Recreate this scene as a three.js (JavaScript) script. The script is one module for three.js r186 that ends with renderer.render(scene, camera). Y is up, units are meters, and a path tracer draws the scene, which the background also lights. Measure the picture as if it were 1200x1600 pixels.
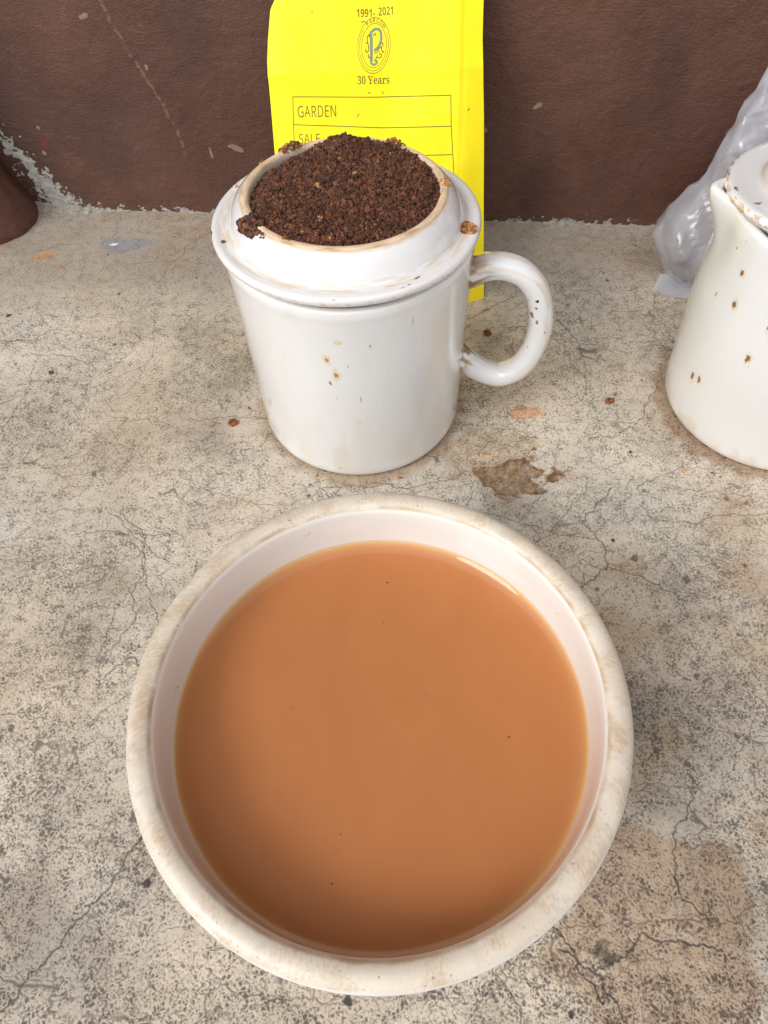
import * as THREE from 'three';
import { mergeGeometries, mergeVertices } from 'three/addons/utils/BufferGeometryUtils.js';

// ---------------------------------------------------------------- camera, sky, sun, exposure
const W = 768, H = 1024, D2R = Math.PI / 180;
const scene = new THREE.Scene();
const camera = new THREE.PerspectiveCamera(2 * Math.atan(800 / 1155) / D2R, W / H, 0.005, 40);
const PITCH = 56.288 * D2R, ROLL = -2.95 * D2R;
camera.position.set(0, 0.2169, 0);
{
  const f = new THREE.Vector3(0, -Math.sin(PITCH), -Math.cos(PITCH)), r0 = new THREE.Vector3(1, 0, 0), u0 = new THREE.Vector3().crossVectors(r0, f);
  const up = r0.clone().multiplyScalar(-Math.sin(ROLL)).addScaledVector(u0, Math.cos(ROLL));
  camera.up.copy(up); camera.lookAt(camera.position.clone().add(f));
}
const renderer = new THREE.WebGLRenderer({ antialias: true });
renderer.setSize(W, H);
renderer.toneMapping = THREE.LinearToneMapping;
renderer.toneMappingExposure = 0.745;
renderer.shadowMap.enabled = true;
renderer.shadowMap.type = THREE.PCFSoftShadowMap;

const sst01 = t => { t = Math.min(1, Math.max(0, t * .5 + .5)); return t * t * (3 - 2 * t); }; // open sky in front of the wall is brighter
const SUN = new THREE.Vector3(-0.86, 0.92, 0.52).normalize();
{ // overcast sky: brighter overhead, softly brighter round the veiled sun
  const w = 256, h = 128, d = new Float32Array(w * h * 4), v = new THREE.Vector3();
  for (let j = 0; j < h; j++) for (let i = 0; i < w; i++) {
    const el = ((j + .5) / h - .5) * Math.PI, az = ((i + .5) / w - .5) * 2 * Math.PI;
    v.set(Math.cos(el) * Math.cos(az), Math.sin(el), Math.cos(el) * Math.sin(az));
    const s = Math.max(0, v.y), k = (0.50 + 0.32 * s + 0.45 * sst01(v.z)) * (1 + 1.9 * Math.pow(Math.max(0, v.dot(SUN)), 3));
    const b = v.y < 0 ? 0.25 : 1, o = (j * w + i) * 4;
    d[o] = k * b * 0.985; d[o + 1] = k * b; d[o + 2] = k * b * 1.05; d[o + 3] = 1;
  }
  const t = new THREE.DataTexture(d, w, h, THREE.RGBAFormat, THREE.FloatType);
  t.mapping = THREE.EquirectangularReflectionMapping; t.magFilter = t.minFilter = THREE.LinearFilter; t.needsUpdate = true;
  scene.background = t; scene.environment = t;
}
const sun = new THREE.DirectionalLight(new THREE.Color(1, 0.965, 0.92), 2.0);
sun.position.copy(SUN).multiplyScalar(2); sun.target.position.set(0, 0, -0.15);
sun.castShadow = true; sun.shadow.radius = 42; sun.shadow.mapSize.set(2048, 2048);
Object.assign(sun.shadow.camera, { left: -.5, right: .5, top: .5, bottom: -.5, near: .1, far: 5 });
scene.add(sun, sun.target);

// ---------------------------------------------------------------- helpers
function rng(seed) { let a = seed >>> 0; return () => { a = (a + 0x6D2B79F5) | 0; let t = Math.imul(a ^ (a >>> 15), 1 | a); t = (t + Math.imul(t ^ (t >>> 7), 61 | t)) ^ t; return ((t ^ (t >>> 14)) >>> 0) / 4294967296; }; }
const PERM = new Uint8Array(512);
{ const r = rng(77), p = [...Array(256).keys()]; for (let i = 255; i > 0; i--) { const j = Math.floor(r() * (i + 1)); [p[i], p[j]] = [p[j], p[i]]; } for (let i = 0; i < 512; i++) PERM[i] = p[i & 255]; }
const fade = t => t * t * t * (t * (t * 6 - 15) + 10);
const GX = [], GY = []; for (let i = 0; i < 256; i++) { GX.push(Math.cos(i * 2.399963)); GY.push(Math.sin(i * 2.399963)); }
function n2(x, y) { // about -1..1
  const xi = Math.floor(x), yi = Math.floor(y), fx = x - xi, fy = y - yi, X = xi & 255, Y = yi & 255;
  const a = PERM[PERM[X] + Y], b = PERM[PERM[X + 1] + Y], c = PERM[PERM[X] + Y + 1], d = PERM[PERM[X + 1] + Y + 1];
  const u = fade(fx), v = fade(fy);
  const p = GX[a] * fx + GY[a] * fy, q = GX[b] * (fx - 1) + GY[b] * fy, r = GX[c] * fx + GY[c] * (fy - 1), s = GX[d] * (fx - 1) + GY[d] * (fy - 1);
  return 1.45 * (p + u * (q - p) + v * (r + u * (s - r) - p - u * (q - p)));
}
function n3(x, y, z) { const zi = Math.floor(z), f = fade(z - zi), o = zi * 37.17; return n2(x + o, y - o * 1.31) * (1 - f) + n2(x + o + 37.17, y - (o + 37.17) * 1.31) * f; }
const fbm = (x, y, o = 4) => { let s = 0, a = .5; for (let i = 0; i < o; i++) { s += a * n2(x, y); x = x * 2.03 + 11.3; y = y * 2.03 - 5.7; a *= .5; } return s; };
const sst = (a, b, x) => { const t = Math.min(1, Math.max(0, (x - a) / (b - a))); return t * t * (3 - 2 * t); };
const lerp = (a, b, t) => a + (b - a) * t;
const lin = c => Math.pow(c / 255, 2.2);
function worley(x, y) { // F1, F2-F1
  const xi = Math.floor(x), yi = Math.floor(y); let a = 9, b = 9;
  for (let j = -1; j < 2; j++) for (let i = -1; i < 2; i++) {
    const h = PERM[PERM[(xi + i) & 255] + ((yi + j) & 255)], dx = i + PERM[h] / 255 - (x - xi), dy = j + PERM[h + 91] / 255 - (y - yi), d = dx * dx + dy * dy;
    if (d < a) { b = a; a = d; } else if (d < b) b = d;
  }
  a = Math.sqrt(a); return [a, Math.sqrt(b) - a];
}
function tex(w, h, fn, { srgb = true, wrap = THREE.ClampToEdgeWrapping, wrapT = wrap } = {}) { // fn(i, j, out[3]) in 0..255
  const d = new Uint8Array(w * h * 4), o = [0, 0, 0];
  for (let j = 0, k = 0; j < h; j++) for (let i = 0; i < w; i++, k += 4) { fn(i, j, o); for (let c = 0; c < 3; c++) d[k + c] = Math.max(0, Math.min(255, o[c] + .5)); d[k + 3] = 255; }
  const t = new THREE.DataTexture(d, w, h, THREE.RGBAFormat);
  t.wrapS = wrap; t.wrapT = wrapT; t.magFilter = THREE.LinearFilter; t.minFilter = THREE.LinearMipmapLinearFilter; t.generateMipmaps = true;
  if (srgb) t.colorSpace = THREE.SRGBColorSpace; t.needsUpdate = true; return t;
}
const used = {};
function numbered(n) { used[n] = (used[n] || 0) + 1; return used[n] === 1 ? n : `${n}_${String(used[n] - 1).padStart(3, '0')}`; }
function mesh(name, g, m, parent) { const o = new THREE.Mesh(g, m); o.name = parent ? name : numbered(name); o.castShadow = o.receiveShadow = true; (parent || scene).add(o); return o; }
function thing(name, label, category, pos = [0, 0, 0], group) { const o = new THREE.Group(); o.name = numbered(name); o.position.set(...pos); o.userData = { label, category }; if (group) o.userData.group = group; scene.add(o); return o; }
const std = (o) => new THREE.MeshStandardMaterial(o), phy = (o) => new THREE.MeshPhysicalMaterial(o);
const rgb = (r, g, b) => new THREE.Color().setRGB(lin(r), lin(g), lin(b)); // from 0..255 display values of the bare surface
const mix3 = (o, c, t) => { o[0] += (c[0] - o[0]) * t; o[1] += (c[1] - o[1]) * t; o[2] += (c[2] - o[2]) * t; };

// smooth lathe through (r, y) points with catmull-rom rounding; uv: u round, v along the profile 0..1
function lathe(pts, seg = 192, sub = 5) {
  const P = [];
  const V = pts.map(p => new THREE.Vector3(p[0], p[1], 0));
  const c = new THREE.CatmullRomCurve3(V, false, 'centripetal');
  const n = (pts.length - 1) * sub;
  for (let i = 0; i <= n; i++) { const q = c.getPoint(i / n); P.push(new THREE.Vector2(Math.max(0, q.x), q.y)); }
  return new THREE.LatheGeometry(P, seg);
}
// a small lump of irregular crumbs
const CRUMB = [];
{
  for (let k = 0; k < 4; k++) {
    let g = new THREE.IcosahedronGeometry(1, 1); g.deleteAttribute('uv'); g.deleteAttribute('normal'); g = mergeVertices(g, 1e-4);
    const p = g.attributes.position, r = rng(500 + k), sx = .75 + r() * .6, sy = .6 + r() * .4, sz = .75 + r() * .5;
    for (let i = 0; i < p.count; i++) { const s = .5 + .95 * r(); p.setXYZ(i, p.getX(i) * s * sx, p.getY(i) * s * sy, p.getZ(i) * s * sz); }
    g = g.toNonIndexed(); g.computeVertexNormals(); CRUMB.push(g);
  }
}

// ---------------------------------------------------------------- ground: worn concrete, one sheet, uv in a mirrored 0.5 m tile
// tile covers x -0.25..0.25, z -0.40..0.10 (v = 0 at z = 0.10)
const FT = 2048, FS = 0.5, fx = x => (x + .25) / FS * FT, fz = z => (0.10 - z) / FS * FT;
{
  const crack = new Float32Array(FT * FT); // hand placed cracks
  const rr = rng(9);
  const stroke = (pts, w, depth, jag = .0011) => {
    for (let s = 0; s + 1 < pts.length; s++) {
      const [x0, z0] = pts[s], [x1, z1] = pts[s + 1], L = Math.hypot(x1 - x0, z1 - z0), n = Math.ceil(L / .0001);
      for (let i = 0; i <= n; i++) {
        const t = i / n, px = lerp(x0, x1, t), pz = lerp(z0, z1, t);
        const o = n2(px * 260 + 3, pz * 260) * jag + n2(px * 750, pz * 750 + 8) * jag * .5, nx = -(z1 - z0) / L, nz = (x1 - x0) / L;
        const cx = fx(px + nx * o), cz = fz(pz + nz * o), ww = .6 * w * (.35 + .9 * Math.abs(n2(px * 500, pz * 500))) / FS * FT, R = Math.ceil(ww + 1);
        for (let b = -R; b <= R; b++) for (let a = -R; a <= R; a++) {
          const X = Math.round(cx) + a, Z = Math.round(cz) + b; if (X < 0 || Z < 0 || X >= FT || Z >= FT) continue;
          const d = Math.hypot(X - cx, Z - cz), v = depth * sst(ww + .8, ww * .35, d), k = Z * FT + X; if (v > crack[k]) crack[k] = v;
        }
      }
    }
  };
  stroke([[-.101, -.002], [-.090, -.016], [-.078, -.030], [-.072, -.041], [-.064, -.048], [-.059, -.055]], .00030, 1);
  stroke([[-.066, -.046], [-.060, -.034], [-.050, -.028]], .0002, .7);
  stroke([[.056, -.104], [.064, -.112], [.0735, -.118], [.0735, -.128], [.068, -.136], [.074, -.142], [.081, -.150]], .00022, .9);
  stroke([[.073, -.118], [.086, -.112], [.096, -.104]], .0002, .75);
  stroke([[.038, -.010], [.046, -.005], [.052, -.006], [.060, -.012], [.068, -.010], [.079, -.008]], .0004, .9);
  stroke([[.046, -.006], [.052, .006]], .0003, .9);
  stroke([[.032, -.022], [.037, -.016], [.042, -.008], [.047, .002]], .00032, .9);
  stroke([[.083, -.050], [.079, -.040], [.074, -.036], [.072, -.028], [.072, -.020], [.078, -.014]], .00025, .85);
  stroke([[-.094, -.150], [-.084, -.140], [-.082, -.128], [-.085, -.118], [-.083, -.108], [-.088, -.098]], .00022, .7);
  stroke([[-.110, -.142], [-.098, -.143], [-.085, -.140], [-.071, -.140]], .00018, .6);
  stroke([[-.064, -.128], [-.068, -.115], [-.066, -.106], [-.058, -.101]], .0002, .6);
  stroke([[-.090, -.088], [-.082, -.095], [-.075, -.090], [-.066, -.085]], .0003, .75);
  for (let k = 0; k < 130; k++) { // hairline crazing
    let x = -.22 + rr() * .44, z = -.30 + rr() * .38, a = rr() * 6.28; const pts = [[x, z]];
    for (let s = 0; s < 3 + rr() * 4; s++) { a += (rr() - .5) * 1.1; const l = .004 + rr() * .009; x += Math.cos(a) * l; z += Math.sin(a) * l; pts.push([x, z]); }
    stroke(pts, .00008 + rr() * .00011, .35 + rr() * .4, .0009);
  }
  // pits and pebbles
  const pits = []; for (let k = 0; k < 420; k++) pits.push([-.24 + rr() * .48, -.33 + rr() * .42, .00025 + Math.pow(rr(), 4) * .0011, rr()]);
  pits.push([-.1335, -.222, .0013, .1], [-.074, -.047, .0019, .4], [-.068, -.030, .0012, .1], [.0045, .0075, .0022, .5], [.083, -.121, .0016, .4], [.098, -.112, .0017, .4], [.092, -.079, .0013, .4]);
  const pit = new Float32Array(FT * FT);
  for (const [x, z, r, q] of pits) {
    const R = Math.ceil(r / FS * FT * 1.8), cx = Math.round(fx(x)), cz = Math.round(fz(z));
    for (let b = -R; b <= R; b++) for (let a = -R; a <= R; a++) {
      const X = cx + a, Z = cz + b; if (X < 0 || Z < 0 || X >= FT || Z >= FT) continue;
      const d = Math.hypot(a * (1 + q * .5), b) / FS / 1 * FS * FS / FT / r * (1 + .45 * n2(X * .17 + x * 900, Z * .17)); const v = sst(1.1, .55, d) * (q < .3 ? 1 : .6); if (v > pit[Z * FT + X]) pit[Z * FT + X] = v;
    }
  }
  const hgt = new Float32Array(FT * FT);
  const blob = (x, z, cx, cz, rx, rz, seed, rag = .5) => { const dx = (x - cx) / rx, dz = (z - cz) / rz; return Math.hypot(dx, dz) + rag * fbm(dx * 1.1 + seed, dz * 1.1 - seed, 5); };
  const col = tex(FT, FT, (i, j, o) => {
    const x = (i + .5) / FT * FS - .25, z = .10 - (j + .5) / FT * FS, k = j * FT + i;
    const big = fbm(x * 9 + 3, z * 9, 4), mid = fbm(x * 45, z * 45 + 9, 3), tint = fbm(x * 16 + 40, z * 16, 3), trow = n2(x * 14 + z * 5, z * 70 - x * 12) * 5 + n2(x * 40 + 7, z * 170) * 3;
    o[0] = 197 + big * 32 + mid * 17; o[1] = 184 + big * 32 + mid * 17; o[2] = 165 + big * 30 + mid * 16;
    for (let q = 0; q < 3; q++) o[q] += trow; o[0] += tint * 7; o[2] -= tint * 8;
    // smoother band near the wall, its own greyer trowelled skin
    const nearWall = sst(-.245, -.285, z + .004 * n2(x * 40, 3));
    // fine grain
    const g1 = n2(x * 2300, z * 2300), g2 = n2(x * 1150 + 5, z * 1150);
    const grain = g1 * 13 + g2 * 11; o[0] += grain; o[1] += grain; o[2] += grain;
    // specks and worm marks
    const wx = x + .0007 * n2(x * 420, z * 420), wz = z + .0007 * n2(x * 420 + 50, z * 420);
    const dens = .40 + 1.15 * fbm(x * 34 + 7, z * 34, 4) + .15 * sst(-.16, .02, z) + .14 * sst(.02, .1, x);
    const sa = n2(wx * 980 + wz * 260, wz * 860 - wx * 200 + 31), sb = n2(wx * 1850 + 13, wz * 1750), sc = n2(wx * 520 + 90, wz * 520);
    const speck = Math.max(sst(.48 - .26 * dens, .62 - .26 * dens, sa * .8 + sb * .4), .85 * sst(.52 - .22 * dens, .72 - .22 * dens, sb + .25 * sc), .9 * sst(.64 - .1 * dens, .72 - .1 * dens, sc + .3 * sb));
    const d1 = worley(wx * 800 + 60, wz * 800)[0], d2 = worley(wx * 1450 + 20, wz * 1450 + 90)[0], rm = n2(x * 260 + 44, z * 260);
    const dots = Math.max(sst(.14 + .26 * rm + .16 * dens, .03 + .26 * rm + .16 * dens, d1), .8 * sst(.10 + .2 * rm + .19 * dens, .0 + .2 * rm + .19 * dens, d2));
    const worm = (1 - sst(.03, .16, Math.abs(n2(wx * 800 + 9, wz * 800)))) * sst(.1, .45, n2(x * 430, z * 430 + 70) + .3 * dens - .1);
    const wl = worley(wx * 62 + 1.5 * n2(x * 50, z * 50), wz * 62), wk = worley(wx * 150 + .8 * n2(x * 130, z * 130) + 40, wz * 150);
    const hair = Math.max((1 - sst(.004, .024, wl[1])) * sst(-.25, .25, n2(x * 55 + 90, z * 55)) * .75, (1 - sst(.01, .05, wk[1])) * sst(-.05, .45, n2(x * 70 + 9, z * 70)) * .62);
    let dark = Math.max(Math.max(dots, speck * .62) * (.68 + .3 * sst(-.14, .0, z) + .2 * fbm(x * 20 + 80, z * 20, 3)), worm * .42, hair) * (1 - .35 * nearWall);
    const light = sst(.50, .78, n2(x * 700 + 77, z * 700) + .25 * n2(x * 90, z * 90 + 33)); mix3(o, [216, 207, 190], light * .35);
    // darker cloud to the right of the bowl and grey patches
    mix3(o, [124, 112, 98], .42 * sst(.05, .6, fbm(x * 24 + 66, z * 24 + 4, 4) + .25 * sst(.03, .09, x) * sst(-.16, -.08, z)));
    // trowelled edge by the wall
    mix3(o, [142, 130, 116], .55 * nearWall); mix3(o, [158, 128, 96], .4 * nearWall * sst(.05, .4, fbm(x * 40, z * 60 + 20, 3)));
    // stains
    const st1 = blob(x, z, .0405, -.166, .0165, .0125, 11, .9), s1 = sst(1.06, .9, st1), st1b = blob(x, z, .0475, -.157, .0135, .0088, 15, 1.05), s1b = sst(1.05, .92, st1b);
    const mot = fbm(x * 320, z * 320 + 5, 3); mix3(o, [158, 128, 96], s1 * (.36 + .3 * mot)); mix3(o, [118, 86, 54], s1b * Math.max(0, .52 + .3 * sst(.6, 1, st1b) + .9 * mot));
    const ch = sst(1.1, .98, blob(x, z, .0365, -.167, .0042, .0016, 33, 1)); mix3(o, [214, 180, 148], ch * .85);
    const sal = sst(1.04, .94, blob(x, z, .0565, -.1875, .0066, .0036, 21, .75)); mix3(o, [212, 166, 132], sal * .9);
    const st2 = blob(x, z, .062, -.012, .026, .030, 51, .75), s2 = sst(1.04, .86, st2); mix3(o, [150, 114, 80], s2 * (.36 + .3 * mot)); mix3(o, [112, 74, 50], s2 * sst(.80, 1.02, st2) * sst(-.1, .5, n2(x * 70, z * 70)) * .4); mix3(o, [60, 53, 48], .6 * sst(.42, .8, fbm(x * 150 + 7, z * 190, 3) + .75 * Math.exp(-(((z + .0085 - .1 * (x - .055)) / .004) ** 2) - (((x - .056) / .016) ** 2)) - .1));
    mix3(o, [160, 128, 92], .34 * sst(.3, .7, fbm(x * 36 + 14, z * 36 + 40, 3) + .4 * sst(.05, .03, Math.hypot(x - .115, z + .085) - .02)));
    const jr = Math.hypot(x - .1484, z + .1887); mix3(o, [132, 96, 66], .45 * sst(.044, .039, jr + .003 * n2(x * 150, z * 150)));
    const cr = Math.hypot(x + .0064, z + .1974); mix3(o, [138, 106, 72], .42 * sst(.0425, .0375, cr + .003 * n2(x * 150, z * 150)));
    const tan1 = blob(x, z, -.153, -.298, .006, .004, 5, .9); mix3(o, [196, 146, 108], .75 * sst(1.1, .8, tan1));
    const gry = blob(x, z, -.116, -.3035, .012, .006, 8, .7); mix3(o, [136, 138, 142], .7 * sst(1.1, .8, gry)); mix3(o, [235, 238, 240], sst(1, .7, blob(x, z, -.121, -.3045, .0022, .0012, 4, .7)));
    // soft bright highlight painted into the floor colour at the left
    mix3(o, [216, 208, 198], .5 * sst(1.1, .3, blob(x, z, -.137, -.147, .016, .008, 60, .6)));
    const dk = [Math.min(74, o[0] * .42), Math.min(68, o[1] * .40), Math.min(62, o[2] * .40)]; mix3(o, dk, dark * .80);
    // cracks and pits
    mix3(o, [58, 50, 42], crack[k] * .66); mix3(o, [44, 40, 37], pit[k] * .8);
    hgt[k] = .5 + .16 * big + g2 * .05 + g1 * .035 - dark * .22 - crack[k] * .4 - pit[k] * .38 + light * .05 + ch * .2;
  }, { wrap: THREE.MirroredRepeatWrapping });
  const bmp = tex(FT, FT, (i, j, o) => { o[0] = o[1] = o[2] = 255 * Math.max(0, Math.min(1, hgt[j * FT + i])); }, { srgb: false, wrap: THREE.MirroredRepeatWrapping });
  const m = std({ map: col, bumpMap: bmp, bumpScale: .0009, roughness: .8 });
  const g = new THREE.PlaneGeometry(6, 6, 1, 1); g.rotateX(-Math.PI / 2);
  const p = g.attributes.position, uv = g.attributes.uv;
  for (let i = 0; i < p.count; i++) uv.setXY(i, (p.getX(i) + .25) / FS, (.10 - p.getZ(i)) / FS);
  const o = mesh('ground', g, m); o.userData = { kind: 'structure', label: 'worn speckled grey beige concrete floor with cracks and stains', category: 'floor' };
}

// ---------------------------------------------------------------- wall: brown painted plaster, yawed; local x along, z out
const WYAW = -7.5 * D2R, wallO = new THREE.Vector3(0, 0, -.315);
const onWall = (u, y, out = 0) => [wallO.x + u * Math.cos(WYAW) + out * Math.sin(WYAW), y, wallO.z - u * Math.sin(WYAW) + out * Math.cos(WYAW)];
const wall = new THREE.Group(); wall.name = 'wall'; wall.position.copy(wallO); wall.rotation.y = WYAW; wall.userData = { kind: 'structure', label: 'brown painted rough plaster wall behind the cups', category: 'wall' }; scene.add(wall);
{
  const TW = 2048, TH = 1024, S = .5, T = .25; // tile x -.25..+.25, y 0..+.25
  const h = new Float32Array(TW * TH);
  const chip = (x, y) => { // bare plaster where the paint has flaked, lower left corner
    const wx = x + .0048 * n2(x * 260, y * 260) + .0028 * n2(x * 720 + 9, y * 720), wy = y + .0045 * n2(x * 260 + 40, y * 260) + .002 * n2(x * 800, y * 800 + 4);
    const t = (wy) / .038, cx = lerp(-.150, -.1665, t), wd = lerp(.0088, .0014, Math.min(1, t)) * (t < 0 || t > 1.1 ? 0 : 1);
    const a = wd > 0 ? Math.abs(wx - cx) / wd : 9, b = n2(x * 420 + 4, y * 420) * .7 + n2(x * 180, y * 180 + 9) * .6 + n2(x * 1100, y * 1100) * .35;
    let m = sst(1.25, .8, a + b * .8);
    m = Math.max(m, sst(1.1, .85, wy / (.0030 * sst(-.125, -.155, x) + .0004 + .0020 * Math.max(0, n2(x * 70, 5))) + .8 * b));
    return m;
  };
  const spots = [[-.1093, .0863, .0022, .001, .5], [-.0585, .0335, .0044, .0014, -.35], [-.0705, .031, .0006, .003, .1], [-.0895, .0672, .0007, .0014, 0], [.0725, .0545, .002, .0012, .7], [.052, .044, .0009, .0013, 0], [-.1475, .041, .0008, .001, 0], [-.150, .029, .001, .0012, 0]];
  const col = tex(TW, TH, (i, j, o) => {
    const x = (i + .5) / TW * S - .25, y = (j + .5) / TH * T, k = j * TW + i;
    const big = fbm(x * 10, y * 10 + 70, 4), mid = fbm(x * 70, y * 110, 3), fine = n2(x * 900, y * 1500), br = n2(x * 260 + 3, y * 620) * .5 + n2(x * 700, y * 1300 + 5) * .5;
    o[0] = 95 + big * 26 + mid * 8 + br * 6 + fine * 6; o[1] = 64 + big * 21 + mid * 7 + br * 5.5 + fine * 5.5; o[2] = 52 + big * 19 + mid * 6 + br * 5.5 + fine * 5.5;
    mix3(o, [94, 68, 62], .4 * sst(.0, .5, fbm(x * 16 + 21, y * 16, 4))); mix3(o, [66, 46, 38], .5 * sst(.05, .5, fbm(x * 22 + 91, y * 12, 4))); // dusty bloom
    mix3(o, [92, 52, 32], .4 * sst(.1, .5, fbm(x * 14 + 51, y * 14 + 9, 3)));
    mix3(o, [62, 44, 40], .5 * sst(-.125, -.165, x + .012 * n2(x * 60, y * 60)));
    // pale drip track
    const dx = x - (lerp(-.0825, -.101, sst(0, 1, (y - .03) / .07)) + .0008 * n2(3, y * 160)), drip = sst(.0011, .0003, Math.abs(dx + .0006 * n2(9, y * 500))) * sst(.026, .034, y) * sst(-.3, .4, n2(x * 300, y * 420) + .25);
    mix3(o, [138, 108, 96], drip * .6);
    let lump = 0; for (const [a, b, r1, r2, an] of spots) { const X = x - a, Y = y - b, c = Math.cos(an), s = Math.sin(an), d = Math.hypot((X * c + Y * s) / r1, (-X * s + Y * c) / r2) + .35 * n2(x * 700, y * 700); const v = sst(1.05, .8, d); mix3(o, [160, 142, 132], v * .7); lump -= v * .1; }
    mix3(o, [128, 38, 48], .8 * sst(1.1, .8, Math.hypot((x + .148) / .0013, (y - .0335) / .0018) + .4 * n2(x * 700, y * 700)));
    const st = n2(x * 520 + 17, y * 520) * .8 + n2(x * 1400, y * 1400) * .3; mix3(o, [188, 172, 162], sst(.86, .96, st) * .7); mix3(o, [38, 26, 22], sst(.74, .9, -st) * .6);
    const scr = (1 - sst(.03, .10, Math.abs(n2(x * 60 + 12, y * 260)))) * sst(.45, .7, n2(x * 40, y * 40 + 33)); mix3(o, [134, 106, 94], scr * .3);
    const c = chip(x, y); const cn = 40 * fbm(x * 300, y * 300, 4); mix3(o, [164 + cn, 164 + cn, 158 + cn], c * .9);
    h[k] = .5 + big * .18 + mid * .14 + br * .06 + fine * .07 + .12 * fbm(x * 190, y * 230 + 9, 3) + .10 * Math.max(0, n2(x * 240, y * 240 + 9)) + drip * .12 + lump - c * .35 + c * .25 * n2(x * 300, y * 300) + .1 * sst(.25, .6, n2(x * 130, y * 130 + 44));
  }, { wrap: THREE.MirroredRepeatWrapping });
  const bmp = tex(TW, TH, (i, j, o) => { o[0] = o[1] = o[2] = 255 * Math.max(0, Math.min(1, h[j * TW + i])); }, { srgb: false, wrap: THREE.MirroredRepeatWrapping });
  const m = std({ map: col, bumpMap: bmp, bumpScale: .0011, roughness: .52 });
  const g = new THREE.BoxGeometry(8, 6, .2); g.translate(0, 2.995, -.1);
  const p = g.attributes.position, uv = g.attributes.uv;
  for (let i = 0; i < p.count; i++) uv.setXY(i, (p.getX(i) + .25) / S, p.getY(i) / T);
  mesh('plaster', g, m, wall);
  // ragged mortar along the foot
  const n = 520, rows = 7, pos = [], idx = [];
  for (let i = 0; i <= n; i++) {
    const x = -.26 + .52 * i / n, big = Math.max(0, fbm(x * 26 + 4, 3.1, 4) + .12) + .75 * sst(-.125, -.15, x) * sst(-.185, -.16, x), w = .0006 + .0060 * big, hh = .0003 + .0026 * big;
    for (let r = 0; r < rows; r++) {
      const t = r / (rows - 1), jx = .0009 * n2(x * 500 + r * 9, r), bump = .8 + .7 * n2(x * 640, r * 3.3) + .6 * n2(x * 1700, r * 5.1 + 7);
      pos.push(x + jx, Math.max(-.0008, (1 - t) * hh * bump - .0005 * (t > .99)), -.001 + t * w * (.8 + .5 * n2(x * 400, 40 + r)) + (r === 0 ? -.001 : 0));
    }
  }
  for (let i = 0; i < n; i++) for (let r = 0; r < rows - 1; r++) { const a = i * rows + r, b = a + rows; idx.push(a, a + 1, b, b, a + 1, b + 1); }
  const mg = new THREE.BufferGeometry(); mg.setAttribute('position', new THREE.Float32BufferAttribute(pos, 3)); mg.setIndex(idx);
  const uvs = []; for (let i = 0; i < pos.length; i += 3) uvs.push(pos[i] * 20, pos[i + 2] * 20 + pos[i + 1] * 20); mg.setAttribute('uv', new THREE.Float32BufferAttribute(uvs, 2)); mg.computeVertexNormals();
  const mt = tex(256, 256, (i, j, o) => { const a = fbm(i / 14, j / 14, 4) * 50; o[0] = 150 + a; o[1] = 142 + a; o[2] = 130 + a; }, { wrap: THREE.MirroredRepeatWrapping });
  mesh('mortar_ridge', mg, std({ map: mt, roughness: .9, side: THREE.DoubleSide }), wall);
}
// brown pipe foot in the left corner
{
  const t = thing('pipe_foot', 'brown painted tapering pipe foot at the left edge against the wall', 'pipe', [-.1835, 0, -.3285]);
  const g = lathe([[.0212, -.001], [.0214, .003], [.0206, .007], [.0188, .014], [.0166, .022], [.0148, .032], [.0138, .05], [.0134, .08], [.0132, .14], [.0132, .3]], 96, 6);
  const p = g.attributes.position;
  for (let i = 0; i < p.count; i++) { const x = p.getX(i), y = p.getY(i), z = p.getZ(i), r = Math.hypot(x, z), a = Math.atan2(z, x), k = 1 + .035 * n3(Math.cos(a) * 3, Math.sin(a) * 3, y * 130) + .012 * n3(Math.cos(a) * 12, Math.sin(a) * 12, y * 600); p.setXYZ(i, x * k - y * .12, y, z * k); }
  g.computeVertexNormals();
  const tx = tex(512, 512, (i, j, o) => { const a = i / 512 * 6.2832, y = j / 512; const n = n3(Math.cos(a) * 6, Math.sin(a) * 6, y * 30) * 10 + n3(Math.cos(a) * 26, Math.sin(a) * 26, y * 130) * 8; o[0] = 92 + n; o[1] = 58 + n * .8; o[2] = 46 + n * .7; mix3(o, [170, 150, 132], sst(.5, .75, n3(Math.cos(a) * 9, Math.sin(a) * 9, y * 60)) * sst(.04, .01, y) * .8); });
  mesh('shaft', g, std({ map: tx, bumpMap: tx, bumpScale: .0006, roughness: .6 }), t);
}

// ---------------------------------------------------------------- glazed white ceramic
// u in 0..1 round (0 faces +z), v 0..1 along the profile
function glaze(w, h, fn, extra = {}) {
  const t = tex(w, h, (i, j, o) => { const u = (i + .5) / w, v = (j + .5) / h, a = u * 2 * Math.PI; fn(o, u, v, Math.cos(a), Math.sin(a)); }, { wrap: THREE.RepeatWrapping, wrapT: THREE.ClampToEdgeWrapping });
  return phy({ map: t, roughness: .2, clearcoat: 1, clearcoatRoughness: .03, ior: 1.5, ...extra });
}
const spotIn = (o, u, v, su, sv, ru, rv, c, k) => { let du = Math.abs(u - su); du = Math.min(du, 1 - du); const X = (u - su) / ru, Y = (v - sv) / rv; if (du > ru * 3) return; const d = Math.hypot(du / ru, Y) + .55 * n2(u / ru * .9 + 7, v / rv * .9) + .3 * n2(u / ru * 2.2, v / rv * 2.2 + 5); mix3(o, c, k * sst(1.05, .55, d)); };

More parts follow.
